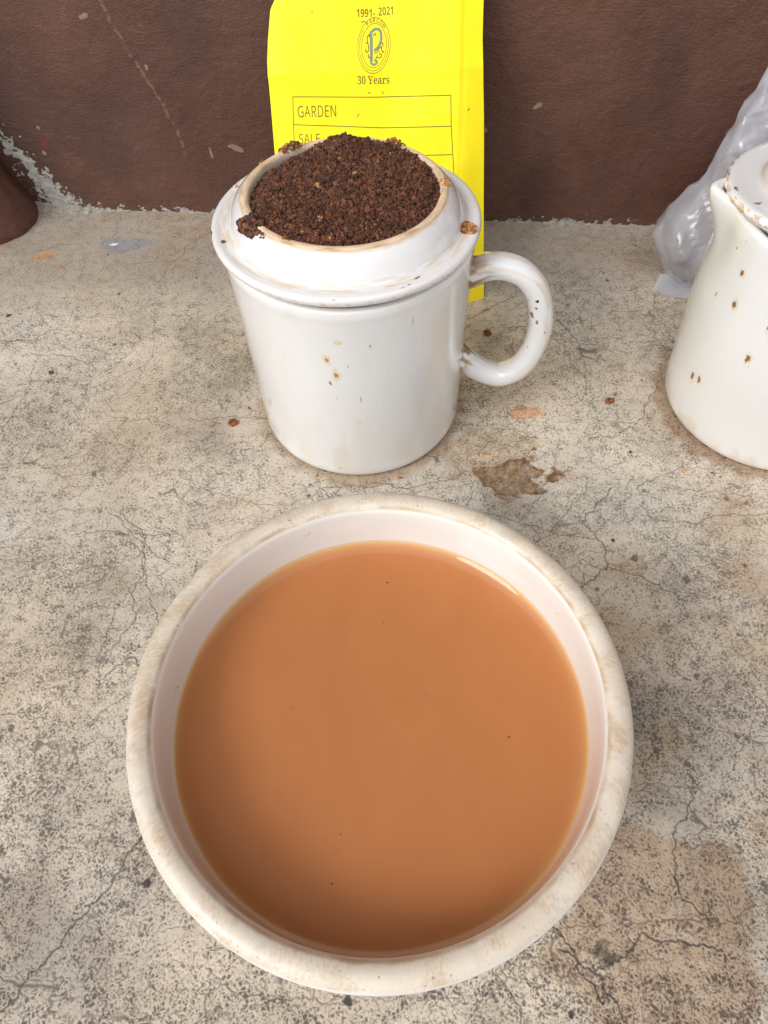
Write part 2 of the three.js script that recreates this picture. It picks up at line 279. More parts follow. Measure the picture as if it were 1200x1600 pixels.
// ---------------------------------------------------------------- cup with handle
const CUP = [-.0064, 0, -.1974], CUPH = .0785;
function cupBody(spout) {
  const prof = [[.0001, .0012], [.030, .0012], [.0318, .0002], [.0345, .0001], [.0362, .0006], [.0372, .0022], [.0374, .008], [.0377, .025], [.0380, .045], [.0384, .065], [.0387, .0735], [.0388, .0765], [.0383, .0782], [.0370, .0785], [.0357, .0778], [.0352, .076], [.0350, .066], [.0346, .040], [.0340, .012], [.032, .0052], [.026, .0042], [.0001, .004]];
  return lathe(prof, 224, 5);
}
const cupStain = (seed, spots) => (o, u, v, c, s) => {
  o[0] = 229; o[1] = 228; o[2] = 225;
  const n = n3(c * 1.6 + seed, s * 1.6, v * 9); o[0] += n * 3; o[1] += n * 3; o[2] += n * 4;
  mix3(o, [220, 208, 186], .4 * sst(.1, .8, n3(c * 3 + seed, s * 3, v * 12 + seed) * .8 + n3(c * 9, s * 9, v * 34) * .4 + n3(c * 30, s * 30, v * 100) * .2));
  mix3(o, [214, 202, 180], .25 * sst(.36, .29, v + .02 * n3(c * 6, s * 6, 9)) * sst(.2, .27, v) * sst(-.2, .5, n3(c * 4 + 9, s * 4, v * 20)));
  const sp = n3(c * 55 + seed, s * 55, v * 210); mix3(o, [128, 104, 78], sst(.83, .92, sp) * .7);
  mix3(o, [150, 150, 152], sst(.86, .95, n3(c * 42 + 9 + seed, s * 42, v * 160)) * .6);
  for (const [a, b, r1, r2, col, k] of spots) spotIn(o, u, v, a, b, r1, r2, col, k);
};
const vCup = y => (4 + (y > .0022 ? 1 : 0) + sst(0, 1, 0)) / 21; // profile points are not uniform, see below
{
  const t = thing('tasting_cup', 'white glazed tea tasting cup with loop handle, lid upturned on top', 'cup', CUP);
  // v of the outer wall: points 5..11 of 21 intervals -> 0.238..0.524
  const m = glaze(2048, 1024, cupStain(3, [
    [.965, .415, .007, .007, [222, 208, 168], .7], [.965, .415, .0026, .0026, [170, 122, 62], .9], [.974, .400, .007, .007, [222, 208, 168], .7], [.975, .400, .0028, .0028, [156, 104, 46], .9], [.966, .392, .0024, .0024, [150, 104, 56], .85], [.982, .440, .005, .006, [206, 186, 136], .7], [.982, .440, .003, .0035, [226, 220, 208], .7],
    [.964, .268, .0035, .0035, [176, 138, 84], .6], [.004, .375, .002, .004, [150, 140, 130], .5], [.075, .455, .0012, .014, [176, 172, 166], .6], [.968, .285, .02, .03, [218, 200, 168], .2],
    [.02, .43, .0012, .003, [130, 120, 110], .7], [.215, .50, .024, .02, [150, 110, 66], .7], [.228, .268, .014, .02, [150, 116, 80], .7], [.20, .47, .02, .05, [170, 140, 100], .5]
  ]));
  const g = cupBody(); mesh('body', g, m, t);
  // handle: loop in a vertical plane turned 8 degrees towards the viewer
  const az = 8 * D2R, hp = [[.0300, .0600], [.0350, .0622], [.0395, .0640], [.0433, .0657], [.049, .0660], [.0548, .0635], [.0598, .0570], [.0624, .0478], [.0630, .0395], [.0615, .0303], [.0578, .0226], [.0518, .0188], [.0458, .0200], [.0405, .0232], [.0355, .0272], [.0300, .0310]];
  const c = new THREE.CatmullRomCurve3(hp.map(([r, y]) => new THREE.Vector3(r, y, 0)));
  const N = 110, M = 28, pos = [], uv = [], idx = [];
  for (let i = 0; i <= N; i++) {
    const s = i / N, q = c.getPointAt(s), tg = c.getTangentAt(s), nx = tg.y, ny = -tg.x; // in-plane normal
    const end = Math.max(0, 1 - Math.min(s, 1 - s) / .18), flare = 1 + .42 * end * end;
    for (let j = 0; j <= M; j++) {
      const a = j / M * 2 * Math.PI, rn = .0041 * flare * (1 + .02 * n2(s * 9, a)), rb = .0049 * (1 + .5 * end * end);
      const X = q.x + nx * rn * Math.cos(a), Y = q.y + ny * rn * Math.cos(a), Z = rb * Math.sin(a);
      pos.push(X * Math.cos(az) - Z * Math.sin(az), Y, X * Math.sin(az) + Z * Math.cos(az)); uv.push(s, j / M);
    }
  }
  for (let i = 0; i < N; i++) for (let j = 0; j < M; j++) { const a = i * (M + 1) + j, b = a + M + 1; idx.push(a, b, a + 1, a + 1, b, b + 1); }
  const hg = new THREE.BufferGeometry(); hg.setAttribute('position', new THREE.Float32BufferAttribute(pos, 3)); hg.setAttribute('uv', new THREE.Float32BufferAttribute(uv, 2)); hg.setIndex(idx); hg.computeVertexNormals();
  const hm = glaze(1024, 256, (o, u, v, cu, su) => {
    const c2 = Math.cos(v * 6.2832), s2 = Math.sin(v * 6.2832);
    o[0] = 229; o[1] = 228; o[2] = 226;
    mix3(o, [206, 184, 158], .55 * sst(.15, .7, n3(c2 * 1.6, s2 * 1.6, u * 9) + .35 * -c2 * 1) * (c2 < .2 ? 1 : .3));
    mix3(o, [124, 86, 46], .85 * (sst(.17, .09, u + .03 * n3(c2 * 3, s2 * 3, 1)) + sst(.87, .93, u + .03 * n3(c2 * 3, s2 * 3, 5))) * sst(-.4, .3, n3(c2 * 2.4, s2 * 2.4, u * 40) + .1));
    for (const [a, b, r1, r2, col, k] of [[.40, .13, .013, .034, [136, 86, 48], .95], [.425, .20, .010, .022, [146, 100, 66], .9], [.34, .25, .006, .022, [24, 22, 22], 1], [.365, .21, .007, .02, [134, 92, 62], .9], [.30, .10, .004, .012, [110, 84, 64], .8], [.33, .14, .004, .012, [110, 84, 64], .8], [.47, .3, .005, .014, [130, 110, 90], .8], [.55, .12, .004, .012, [130, 110, 90], .7], [.375, .5, .008, .04, [28, 24, 22], .9]]) spotIn(o, u, v, a, b, r1, r2, col, k);
    mix3(o, [96, 78, 60], sst(.80, .9, n3(c2 * 6, s2 * 6, u * 120)) * .6);
  });
  mesh('handle', hg, hm, t);
}

// ---------------------------------------------------------------- lid upside down on the cup
const LIDN = new THREE.Vector3(.0077, 1, -.0486).normalize();
const lidQ = new THREE.Quaternion().setFromUnitVectors(new THREE.Vector3(0, 1, 0), LIDN), LIDP = new THREE.Vector3(-.0068, .0820, -.1974);
const onLid = (x, y, z) => new THREE.Vector3(x, y, z).applyQuaternion(lidQ).add(LIDP);
{
  const t = thing('cup_lid', 'upturned white lid on the handled cup, holding the wet tea leaves', 'lid', LIDP.toArray()); t.quaternion.copy(lidQ);
  // outer underside -> flange edge -> groove -> collar shoulder
  const g = lathe([[.0001, -.0052], [.030, -.005], [.0350, -.0045], [.0362, -.0032], [.0392, -.0028], [.0401, -.0021], [.0405, -.0008], [.0402, .0002], [.0392, .0006], [.0375, .0004], [.0362, .0006], [.0352, .0014], [.0343, .0032], [.0330, .0056], [.0312, .0076], [.0302, .0083]], 224, 6);
  const m = glaze(2048, 512, (o, u, v, c, s) => {
    o[0] = 229; o[1] = 227; o[2] = 225;
    const gr = sst(.55, .62, v) * sst(.78, .72, v); // groove round the collar
    mix3(o, [216, 194, 162], .6 * gr * sst(-.15, .45, n3(c * 5, s * 5, v * 30) + .15));
    mix3(o, [190, 158, 122], .45 * sst(.62, .8, n3(c * 3, s * 3, v * 130)) * gr);
    mix3(o, [150, 118, 82], .7 * sst(.985, 1.0, v + .006 * n3(c * 14, s * 14, 2)));
    mix3(o, [210, 178, 140], .5 * sst(.93, .985, v + .02 * n3(c * 10, s * 10, 2)));
    mix3(o, [212, 180, 146], .3 * sst(.2, .9, n3(c * 4 + 4, s * 4, v * 20) * .7 + n3(c * 22, s * 22, v * 60) * .5));
    mix3(o, [196, 168, 134], .5 * sst(.42, .38, v) * sst(.2, .3, v) * sst(-.1, .6, n3(c * 19, s * 19, v * 30)));
    const sp = n3(c * 46, s * 46, v * 60); mix3(o, [116, 86, 60], sst(.82, .9, sp) * .75);
    for (const [a, b, r1, r2, col, k] of [[.085, .60, .006, .016, [96, 66, 48], .9], [.07, .54, .003, .012, [120, 100, 84], .8], [.062, .52, .003, .012, [120, 100, 84], .8], [.775, .46, .006, .03, [40, 30, 26], .95], [.985, .47, .003, .012, [100, 90, 84], .8], [.05, .62, .008, .012, [222, 170, 120], .6]]) spotIn(o, u, v, a, b, r1, r2, col, k);
  });
  mesh('flange', g, m, t);
  const rim = lathe([[.0302, .0083], [.0297, .0087], [.0289, .0088], [.0281, .0085], [.0277, .0078], [.0275, .0062], [.0272, .0036], [.0262, .0008], [.022, -.0012], [.0001, -.0016]], 224, 6);
  const rm = glaze(2048, 128, (o, u, v, c, s) => {
    o[0] = 216; o[1] = 190; o[2] = 158; const n = n3(c * 7, s * 7, v * 9) * 16 + n3(c * 30, s * 30, v * 22) * 12; o[0] += n; o[1] += n; o[2] += n;
    mix3(o, [160, 118, 80], .6 * sst(.1, .7, n3(c * 5 + 3, s * 5, v * 8) + .25 * sst(.15, .03, v)));
    mix3(o, [196, 186, 172], .8 * sst(.36, .5, v));
  }, { roughness: .7, clearcoat: 0 });
  mesh('rim', rim, rm, t);
}
// ---------------------------------------------------------------- tea leaf heap in the lid
const leafCols = [[88, 53, 34], [97, 58, 37], [74, 46, 31], [108, 67, 43], [92, 55, 36], [64, 42, 32]];
const heapY = (x, z) => { // height above the lid's datum
  const r = Math.hypot(x, z) / .0275; let y = .0087 + .0016 * (1 - r * r) - .0016 * sst(.86, 1.02, r) - .0022 * Math.exp(-(((x + .017) / .008) ** 2) - (((z + .019) / .009) ** 2)) - .0012 * Math.exp(-(((x + .024) / .007) ** 2) - (((z + .006) / .01) ** 2));
  y += .0030 * Math.exp(-(((x + .0015) / .006) ** 2) - (((z + .0215) / .007) ** 2));
  y += .0012 * Math.exp(-(((x - .012) / .009) ** 2) - (((z + .020) / .007) ** 2));
  y += .0016 * fbm(x * 90 + 5, z * 90, 3); return y;
};
const leafMat = std({ color: 0xffffff, roughness: .68 });
{
  const t = thing('tea_leaf_heap', 'heap of wet dark brown broken tea leaves filling the upturned lid', 'tea leaves', LIDP.toArray()); t.quaternion.copy(lidQ);
  const n = 90, pos = [], idx = [];
  for (let i = 0; i <= 40; i++) for (let j = 0; j < n; j++) { const r = i / 40 * .0272, a = j / n * 6.2832, x = r * Math.sin(a), z = r * Math.cos(a); pos.push(x, heapY(x, z) - .0007 - (i === 40 ? .004 : 0), z); }
  for (let i = 0; i < 40; i++) for (let j = 0; j < n; j++) { const a = i * n + j, b = i * n + (j + 1) % n, c = a + n, d = b + n; idx.push(a, c, b, b, c, d); }
  const g = new THREE.BufferGeometry(); g.setAttribute('position', new THREE.Float32BufferAttribute(pos, 3)); g.setIndex(idx); g.computeVertexNormals();
  mesh('mound', g, std({ color: rgb(44, 26, 18), roughness: .85 }), t);
  const r = rng(41), per = 3600, M = new THREE.Matrix4(), q = new THREE.Quaternion(), e = new THREE.Euler(), c = new THREE.Color();
  for (let k = 0; k < 4; k++) {
    const im = new THREE.InstancedMesh(CRUMB[k], leafMat, per); im.name = 'leaf_granules'; im.userData.kind = 'stuff'; im.castShadow = im.receiveShadow = true;
    for (let i = 0; i < per; i++) {
      const rad = Math.sqrt(r()) * .0281, a = r() * 6.2832, x = rad * Math.sin(a), z = rad * Math.cos(a), s = .00027 + .00052 * Math.pow(r(), 2.8);
      e.set(r() * 6.3, r() * 6.3, r() * 6.3); q.setFromEuler(e);
      M.compose(new THREE.Vector3(x, heapY(x, z) + (r() - .55) * .0012, z), q, new THREE.Vector3(s * (.8 + .9 * r()), s, s)); im.setMatrixAt(i, M);
      const lc = leafCols[Math.floor(r() * 6)], f = .85 + .35 * r(); c.setRGB(lin(lc[0] * f), lin(lc[1] * f), lin(lc[2] * f)); if (r() < .006) c.setRGB(lin(176), lin(128), lin(78)); im.setColorAt(i, c);
    }
    t.add(im);
  }
}
// ---------------------------------------------------------------- crumbs: clumps of a few granules, each one thing
function clump(name, label, pos, n, R, cols, seed, quat, squash = .6, long = 1, turn = 0) {
  const r = rng(seed), gs = [];
  for (let i = 0; i < n; i++) {
    const g = CRUMB[Math.floor(r() * 4)].clone(), s = n === 1 ? R * .8 : Math.max(R * .17, .00028) * (.7 + .9 * r()), a = r() * 6.28, d = n === 1 ? 0 : Math.sqrt(r()) * R * .8;
    g.rotateX(r() * 6); g.rotateY(r() * 6); g.scale(s * (.8 + .7 * r()), s, s); g.translate(Math.cos(a) * d * long, s * .45 + (n === 1 ? 0 : (1 - d / R) * R * squash * r()), Math.sin(a) * d);
    const lc = cols[Math.floor(r() * cols.length)], f = .85 + .4 * r(), cc = new Float32Array(g.attributes.position.count * 3);
    for (let k = 0; k < cc.length; k += 3) { cc[k] = lin(lc[0] * f); cc[k + 1] = lin(lc[1] * f); cc[k + 2] = lin(lc[2] * f); }
    g.setAttribute('color', new THREE.BufferAttribute(cc, 3)); g.rotateY(turn); gs.push(g);
  }
  const o = mesh(name, mergeGeometries(gs), clumpMat); o.position.copy(pos instanceof THREE.Vector3 ? pos : new THREE.Vector3(...pos)); if (quat) o.quaternion.copy(quat);
  o.userData = { label, category: 'tea crumb' }; return o;
}
const clumpMat = std({ vertexColors: true, roughness: .65 });
const DARK = leafCols, TAN = [[150, 104, 58], [128, 84, 46], [166, 120, 72], [112, 72, 40]], RUST = [[120, 74, 40], [96, 58, 32], [140, 90, 50]];
{
  const L = (deg, r, y) => onLid(r * 1e-3 * Math.sin(deg * D2R), y * 1e-3, r * 1e-3 * Math.cos(deg * D2R));
  clump('tea_clump', 'dark wet clump of tea leaves spilling over the left lip of the lid', L(-58, 29.5, 6.4), 150, .0044, DARK, 1, lidQ, .9, 1.25, -30 * D2R);
  clump('tea_crumb', 'tan tea crumb on the front left lid lip below the dark clump', L(-47, 30.3, 7.6), 9, .0017, TAN, 2, lidQ);
  clump('tea_crumb', 'brown crumb on the front lip of the lid, right of the dark clump', L(-33, 29.0, 8.4), 8, .0017, RUST, 3, lidQ);
  clump('tea_crumb', 'large tan crumb lying on the right side of the lid flange', L(73, 37.0, .5), 70, .0028, TAN, 4, lidQ);
  clump('tea_crumb', 'long tan crumbs on the back left lip of the lid below the printed word', L(-146, 29.3, 8.4), 70, .0022, TAN, 5, lidQ, 1.1, 2.1, -145 * D2R);
  clump('tea_crumb', 'tan crumbs on the back right lip of the lid by the yellow bag', L(146, 29.3, 8.4), 50, .0018, TAN, 6, lidQ, 1.2, 2.2, 145 * D2R);
  clump('tea_crumb', 'small tan crumb on the right lip of the lid above the flange crumb', L(92, 29.6, 8.2), 12, .0022, TAN, 7, lidQ);
  clump('tea_crumb', 'tiny tan crumb on the far left lip of the lid against the brown wall', L(-126, 31, 7.6), 6, .0014, TAN, 8, lidQ);
  clump('tea_crumb', 'tiny pinkish crumb at the upper left edge of the lid flange', L(-118, 39, .8), 2, .0009, [[196, 140, 130]], 9, lidQ);
  clump('tea_crumb', 'tiny dark crumb on the left part of the lid flange', L(-72, 37.5, .4), 1, .0006, [[96, 84, 70]], 10, lidQ);
  const F = (x, z, n, R, c, s, label) => clump('tea_crumb', label, [x, .0001, z], n, R, c, s);
  F(-.0563, -.1896, 60, .0020, RUST, 11, 'round brown tea crumb on the concrete left of the handled cup');
  F(-.0502, -.1967, 2, .0010, RUST, 12, 'tiny brown crumb on the concrete beside the round crumb, nearer the cup');
  F(.0471, -.2316, 34, .0019, RUST, 13, 'brown tea crumb on the concrete seen through the cup handle');
  F(.0894, -.1908, 34, .0020, RUST, 14, 'brown flake on the concrete midway between the two cups');
  F(.0565, -.1692, 5, .0012, RUST, 15, 'small brown crumb on the concrete above the brown stain');
  F(.1189, -.1534, 4, .0011, RUST, 16, 'rusty crumb on the concrete at the front of the right cup');
  F(.1086, -.1560, 4, .0014, [[190, 150, 110]], 18, 'pale tan crumb on the concrete left of the right cup foot');
  F(.1186, -.1157, 3, .0010, RUST, 17, 'rusty crumb on the concrete near the right edge beside the bowl');
  F(.0064, -.1592, 4, .0011, TAN, 19, 'tan crumb on the concrete between the handled cup and the bowl');
}

// ---------------------------------------------------------------- tea bowl and tea
const BOWL = [-.0036, 0, -.0588], RIMY = .0537, TEAY = .0374;
{
  const t = thing('tea_bowl', 'wide white ceramic tasting bowl with worn beige rim, full of milky tea', 'bowl', BOWL);
  const g = lathe([[.0001, .002], [.024, .002], [.0255, .0002], [.0285, .0002], [.0295, .0018], [.031, .0042], [.040, .0125], [.0470, .0225], [.0516, .0335], [.0545, .0440], [.0560, .0482], [.0569, .0500], [.0573, .0512]], 256, 6);
  const m = glaze(1024, 512, (o, u, v, c, s) => { o[0] = 228; o[1] = 226; o[2] = 224; const n = n3(c * 3, s * 3, v * 20); o[0] += n * 3; o[1] += n * 3; o[2] += n * 3; mix3(o, [196, 176, 146], .3 * sst(.3, .8, n3(c * 8, s * 8, v * 40))); });
  mesh('outer_wall', g, m, t);
  const rim = lathe([[.0573, .0512], [.0573, .0520], [.0569, .0530], [.0560, .0538], [.0548, .0542], [.0535, .0542], [.0523, .0538], [.0516, .0531]], 320, 6);
  const rt = (hOut) => (o, u, v, c, s) => {
    const A = n3(c * 5, s * 5, v * 2), st = n3(c * 150 + v * 9, s * 150, v * 9), st2 = n3(c * 85 + 9 + v * 8, s * 85, v * 7), sp = n3(c * 75, s * 75, v * 16);
    const gr = n3(c * 210, s * 210, v * 30) * 4; o[0] = 215 + A * 10 + st * 4 + gr; o[1] = 203 + A * 13 + st * 5 + gr; o[2] = 184 + A * 16 + st * 6 + gr;
    mix3(o, [176, 166, 152], .45 * sst(.0, .8, n3(c * 26 + 20, s * 26, v * 4) * .5 + n3(c * 9 + 2, s * 9, v * 2) * .7));
    mix3(o, [176, 142, 102], .5 * sst(.0, .9, st2 * .4 + n3(c * 7 + 2, s * 7, v * 3) * .7 + .12));
    mix3(o, [122, 92, 64], .6 * sst(.42, .8, sp * .75 + st * .4));
    mix3(o, [158, 120, 76], .5 * sst(.80, .95, v + .05 * n3(c * 18, s * 18, 3)) * sst(-.5, .6, n3(c * 13, s * 13, 8) * .6 + n3(c * 3, s * 3, 4) * .7));
    mix3(o, [224, 220, 214], sst(.34, .20, v + .05 * n3(c * 9, s * 9, 4)));
  };
  mesh('rim', rim, glaze(2048, 128, rt(), { roughness: .45, clearcoat: .35, clearcoatRoughness: .25 }), t);
  const ins = lathe([[.0516, .0531], [.0512, .0521], [.0509, .0500], [.0505, .0450], [.0500, .0395], [.0496, .0360], [.0478, .0280], [.0440, .0190], [.037, .0110], [.025, .0062], [.0001, .005]], 256, 6);
  const im = glaze(2048, 512, (o, u, v, c, s) => {
    o[0] = 231; o[1] = 232; o[2] = 226; const n = n3(c * 3, s * 3, v * 12); o[0] += n * 4; o[1] += n * 3; o[2] += n * 3;
    mix3(o, [212, 190, 160], .5 * sst(.05, .0, v + .02 * n3(c * 20, s * 20, 1)));
    mix3(o, [196, 176, 150], .35 * sst(.6, .95, n3(c * 14, s * 14, v * 90)));
    mix3(o, [120, 110, 112], sst(.80, .9, n3(c * 48, s * 48, v * 130)) * .6);
    mix3(o, [140, 120, 104], .5 * (1 - sst(.02, .06, Math.abs(n3(c * 9, s * 9, v * 26)))) * sst(.5, .75, n3(c * 7 + 5, s * 7, v * 12)));
    mix3(o, [224, 176, 112], .55 * sst(.385, .405, v) * sst(.46, .42, v));
  });
  mesh('inner_wall', ins, im, t);
  // tea: flat disc with a meniscus that climbs the wall; the thin edge is paler
  const N = 320, rings = [], e = .0498;
  for (let i = 0; i <= 14; i++) rings.push(i / 14 * (e - .007));
  for (let i = 1; i <= 36; i++) rings.push(e - .007 + i / 36 * .0072);
  const pos = [], cl = [], idx = [];
  for (const r of rings) for (let j = 0; j < N; j++) {
    const a = j / N * 6.28319, d = Math.max(0, e + .0002 - r), y = .0020 * Math.exp(-d / .0021); pos.push(r * Math.sin(a), y, r * Math.cos(a));
    const f = Math.exp(-d / .0007), c0 = [.475, .180, .062], c1 = [.68, .37, .13]; for (let k = 0; k < 3; k++) cl.push(lerp(c0[k], c1[k], f));
  }
  for (let i = 0; i + 1 < rings.length; i++) for (let j = 0; j < N; j++) { const a = i * N + j, b = i * N + (j + 1) % N; idx.push(a, a + N, b, b, a + N, b + N); }
  const tg = new THREE.BufferGeometry(); tg.setAttribute('position', new THREE.Float32BufferAttribute(pos, 3)); tg.setAttribute('color', new THREE.Float32BufferAttribute(cl, 3)); tg.setIndex(idx); tg.computeVertexNormals();
  const tea = thing('tea', 'milky orange brown tea filling the white bowl', 'tea', [BOWL[0], TEAY - .0006, BOWL[2]]);
  const tuv = []; for (let i = 0; i < pos.length; i += 3) tuv.push(pos[i] / .104 + .5, .5 - pos[i + 2] / .104); tg.setAttribute('uv', new THREE.Float32BufferAttribute(tuv, 2));
  const film = tex(512, 512, (i, j, o) => { // slow faint swirls painted into the tea colour in place of soft reflections
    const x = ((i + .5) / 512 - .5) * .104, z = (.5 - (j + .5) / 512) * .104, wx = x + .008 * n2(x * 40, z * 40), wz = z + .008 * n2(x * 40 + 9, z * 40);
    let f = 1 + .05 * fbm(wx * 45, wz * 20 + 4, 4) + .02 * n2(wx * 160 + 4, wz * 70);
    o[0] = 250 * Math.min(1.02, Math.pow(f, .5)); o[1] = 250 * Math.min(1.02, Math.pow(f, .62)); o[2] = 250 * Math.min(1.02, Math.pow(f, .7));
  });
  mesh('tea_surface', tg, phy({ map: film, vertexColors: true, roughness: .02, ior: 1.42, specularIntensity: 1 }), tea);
  const r = rng(5), sm = std({ color: rgb(54, 30, 18), roughness: .6 });
  for (const [x, z, s] of [[.0035, -.038, .00016], [.002, -.026, .00012], [-.022, -.004, .0001], [.031, .006, .00017], [-.010, .026, .00012], [.012, -.006, .0001], [-.012, .036, .00014]]) {
    const g = CRUMB[Math.floor(r() * 4)].clone(); g.scale(s * 1.3, s, s); g.translate(x, .00006, z); mesh('speck', g, sm, tea);
  }
}

// ---------------------------------------------------------------- second cup with lip, and its lid
const CUP2 = [.1484, 0, -.1887];
{
  const t = thing('tasting_cup', 'white speckled cup with pouring lip at the right edge of the picture', 'cup', CUP2);
  const g = lathe([[.0001, .0012], [.030, .0012], [.0318, .0002], [.0345, .0001], [.0362, .0006], [.0374, .0022], [.0380, .008], [.0386, .020], [.0395, .035], [.0402, .050], [.0405, .065], [.0406, .075], [.0406, .080], [.0402, .0826], [.0390, .0832], [.0376, .0826], [.0370, .081], [.0368, .070], [.0362, .040], [.0350, .012], [.033, .0052], [.026, .0042], [.0001, .004]], 224, 5);
  const p = g.attributes.position, A = -105 * D2R; // pouring lip pulled out towards the left
  for (let i = 0; i < p.count; i++) {
    const x = p.getX(i), y = p.getY(i), z = p.getZ(i); let a = Math.atan2(x, z) - A; a = Math.atan2(Math.sin(a), Math.cos(a));
    const w = Math.exp(-(a * a) / (.145 * .145)), up = sst(.050, .084, y), r = Math.hypot(x, z); if (r < .02) continue;
    const k = 1 + w * up * up * .16 - .035 * Math.exp(-(a * a) / (.34 * .34)) * sst(.05, .068, y) * sst(.082, .070, y); p.setXYZ(i, x * k, y + w * up * .0010, z * k);
  }
  g.computeVertexNormals();
  const rust = [[168, 104, 48], [116, 74, 44]];
  const m = glaze(2048, 1024, (o, u, v, c, s) => {
    o[0] = 230; o[1] = 229; o[2] = 225; const n = n3(c * 2, s * 2, v * 9); o[0] += n * 4; o[1] += n * 4; o[2] += n * 6;
    mix3(o, [206, 178, 138], .3 * sst(.275, .255, v + .02 * n3(c * 8, s * 8, 2)) * sst(-.2, .5, n3(c * 7, s * 7, 3)));
    const sp = n3(c * 34 + 8, s * 34, v * 130); mix3(o, [226, 200, 160], sst(.6, .8, sp) * .4); mix3(o, [124, 84, 52], sst(.76, .84, sp) * .9);
    for (const [a, b] of [[.808, .44], [.862, .442], [.871, .433], [.876, .429], [.888, .41], [.803, .336], [.789, .331], [.80, .478], [.855, .40], [.915, .36]]) { spotIn(o, u, v, a, b, .0065, .0085, [226, 200, 158], .45); spotIn(o, u, v, a, b, .0034, .0046, [124, 84, 52], .9); }
  });
  mesh('body', g, m, t);
}
{
  const N = new THREE.Vector3(-.03, 1, -.125).normalize(), q = new THREE.Quaternion().setFromUnitVectors(new THREE.Vector3(0, 1, 0), N);
  const t = thing('cup_lid', 'white lid with chipped brown edge lying on the cup at the right edge', 'lid', [.1424, .0850, -.1920]); t.quaternion.copy(q);
  const g = lathe([[.0001, -.004], [.030, -.004], [.0325, -.003], [.0335, -.0015], [.0346, -.0013], [.0356, -.0006], [.0360, .0006], [.0354, .0017], [.0342, .0021], [.030, .0019], [.0265, .0020], [.0255, .0028], [.0248, .0042], [.0235, .0050], [.019, .0055], [.012, .0060], [.0001, .0062]], 200, 6);
  const p = g.attributes.position, r = rng(8);
  for (let i = 0; i < p.count; i++) { const x = p.getX(i), z = p.getZ(i), R = Math.hypot(x, z), a = Math.atan2(x, z); if (R > .0343) { const k = 1 - .022 * Math.max(0, n2(a * 14, 2.2) + .4 * n2(a * 40, 9)) * sst(.0343, .0356, R); p.setX(i, x * k); p.setZ(i, z * k); } }
  g.computeVertexNormals();
  const m = glaze(2048, 512, (o, u, v, c, s) => {
    o[0] = 229; o[1] = 228; o[2] = 226;
    mix3(o, [206, 178, 142], .85 * sst(.02, .22, n3(c * 11, s * 11, v * 14) * .6 + n3(c * 40, s * 40, v * 40) * .35 + .3 * n2(c * 1.5 + 4, s * 1.5) - .06) * sst(.24, .3, v) * sst(.47, .43, v + .025 * n3(c * 14, s * 14, 4)));
    mix3(o, [206, 186, 156], .4 * sst(.6, .66, v) * sst(.76, .7, v));
    mix3(o, [122, 86, 56], sst(.83, .9, n3(c * 40, s * 40, v * 70)) * .8);
    for (const [a, b, r1, r2, k] of [[.735, .50, .006, .018, .9], [.78, .54, .006, .02, .9], [.69, .455, .006, .016, .9], [.86, .50, .014, .03, .6]]) spotIn(o, u, v, a, b, r1, r2, [136, 94, 62], k);
  });
  mesh('disc', g, m, t);
}

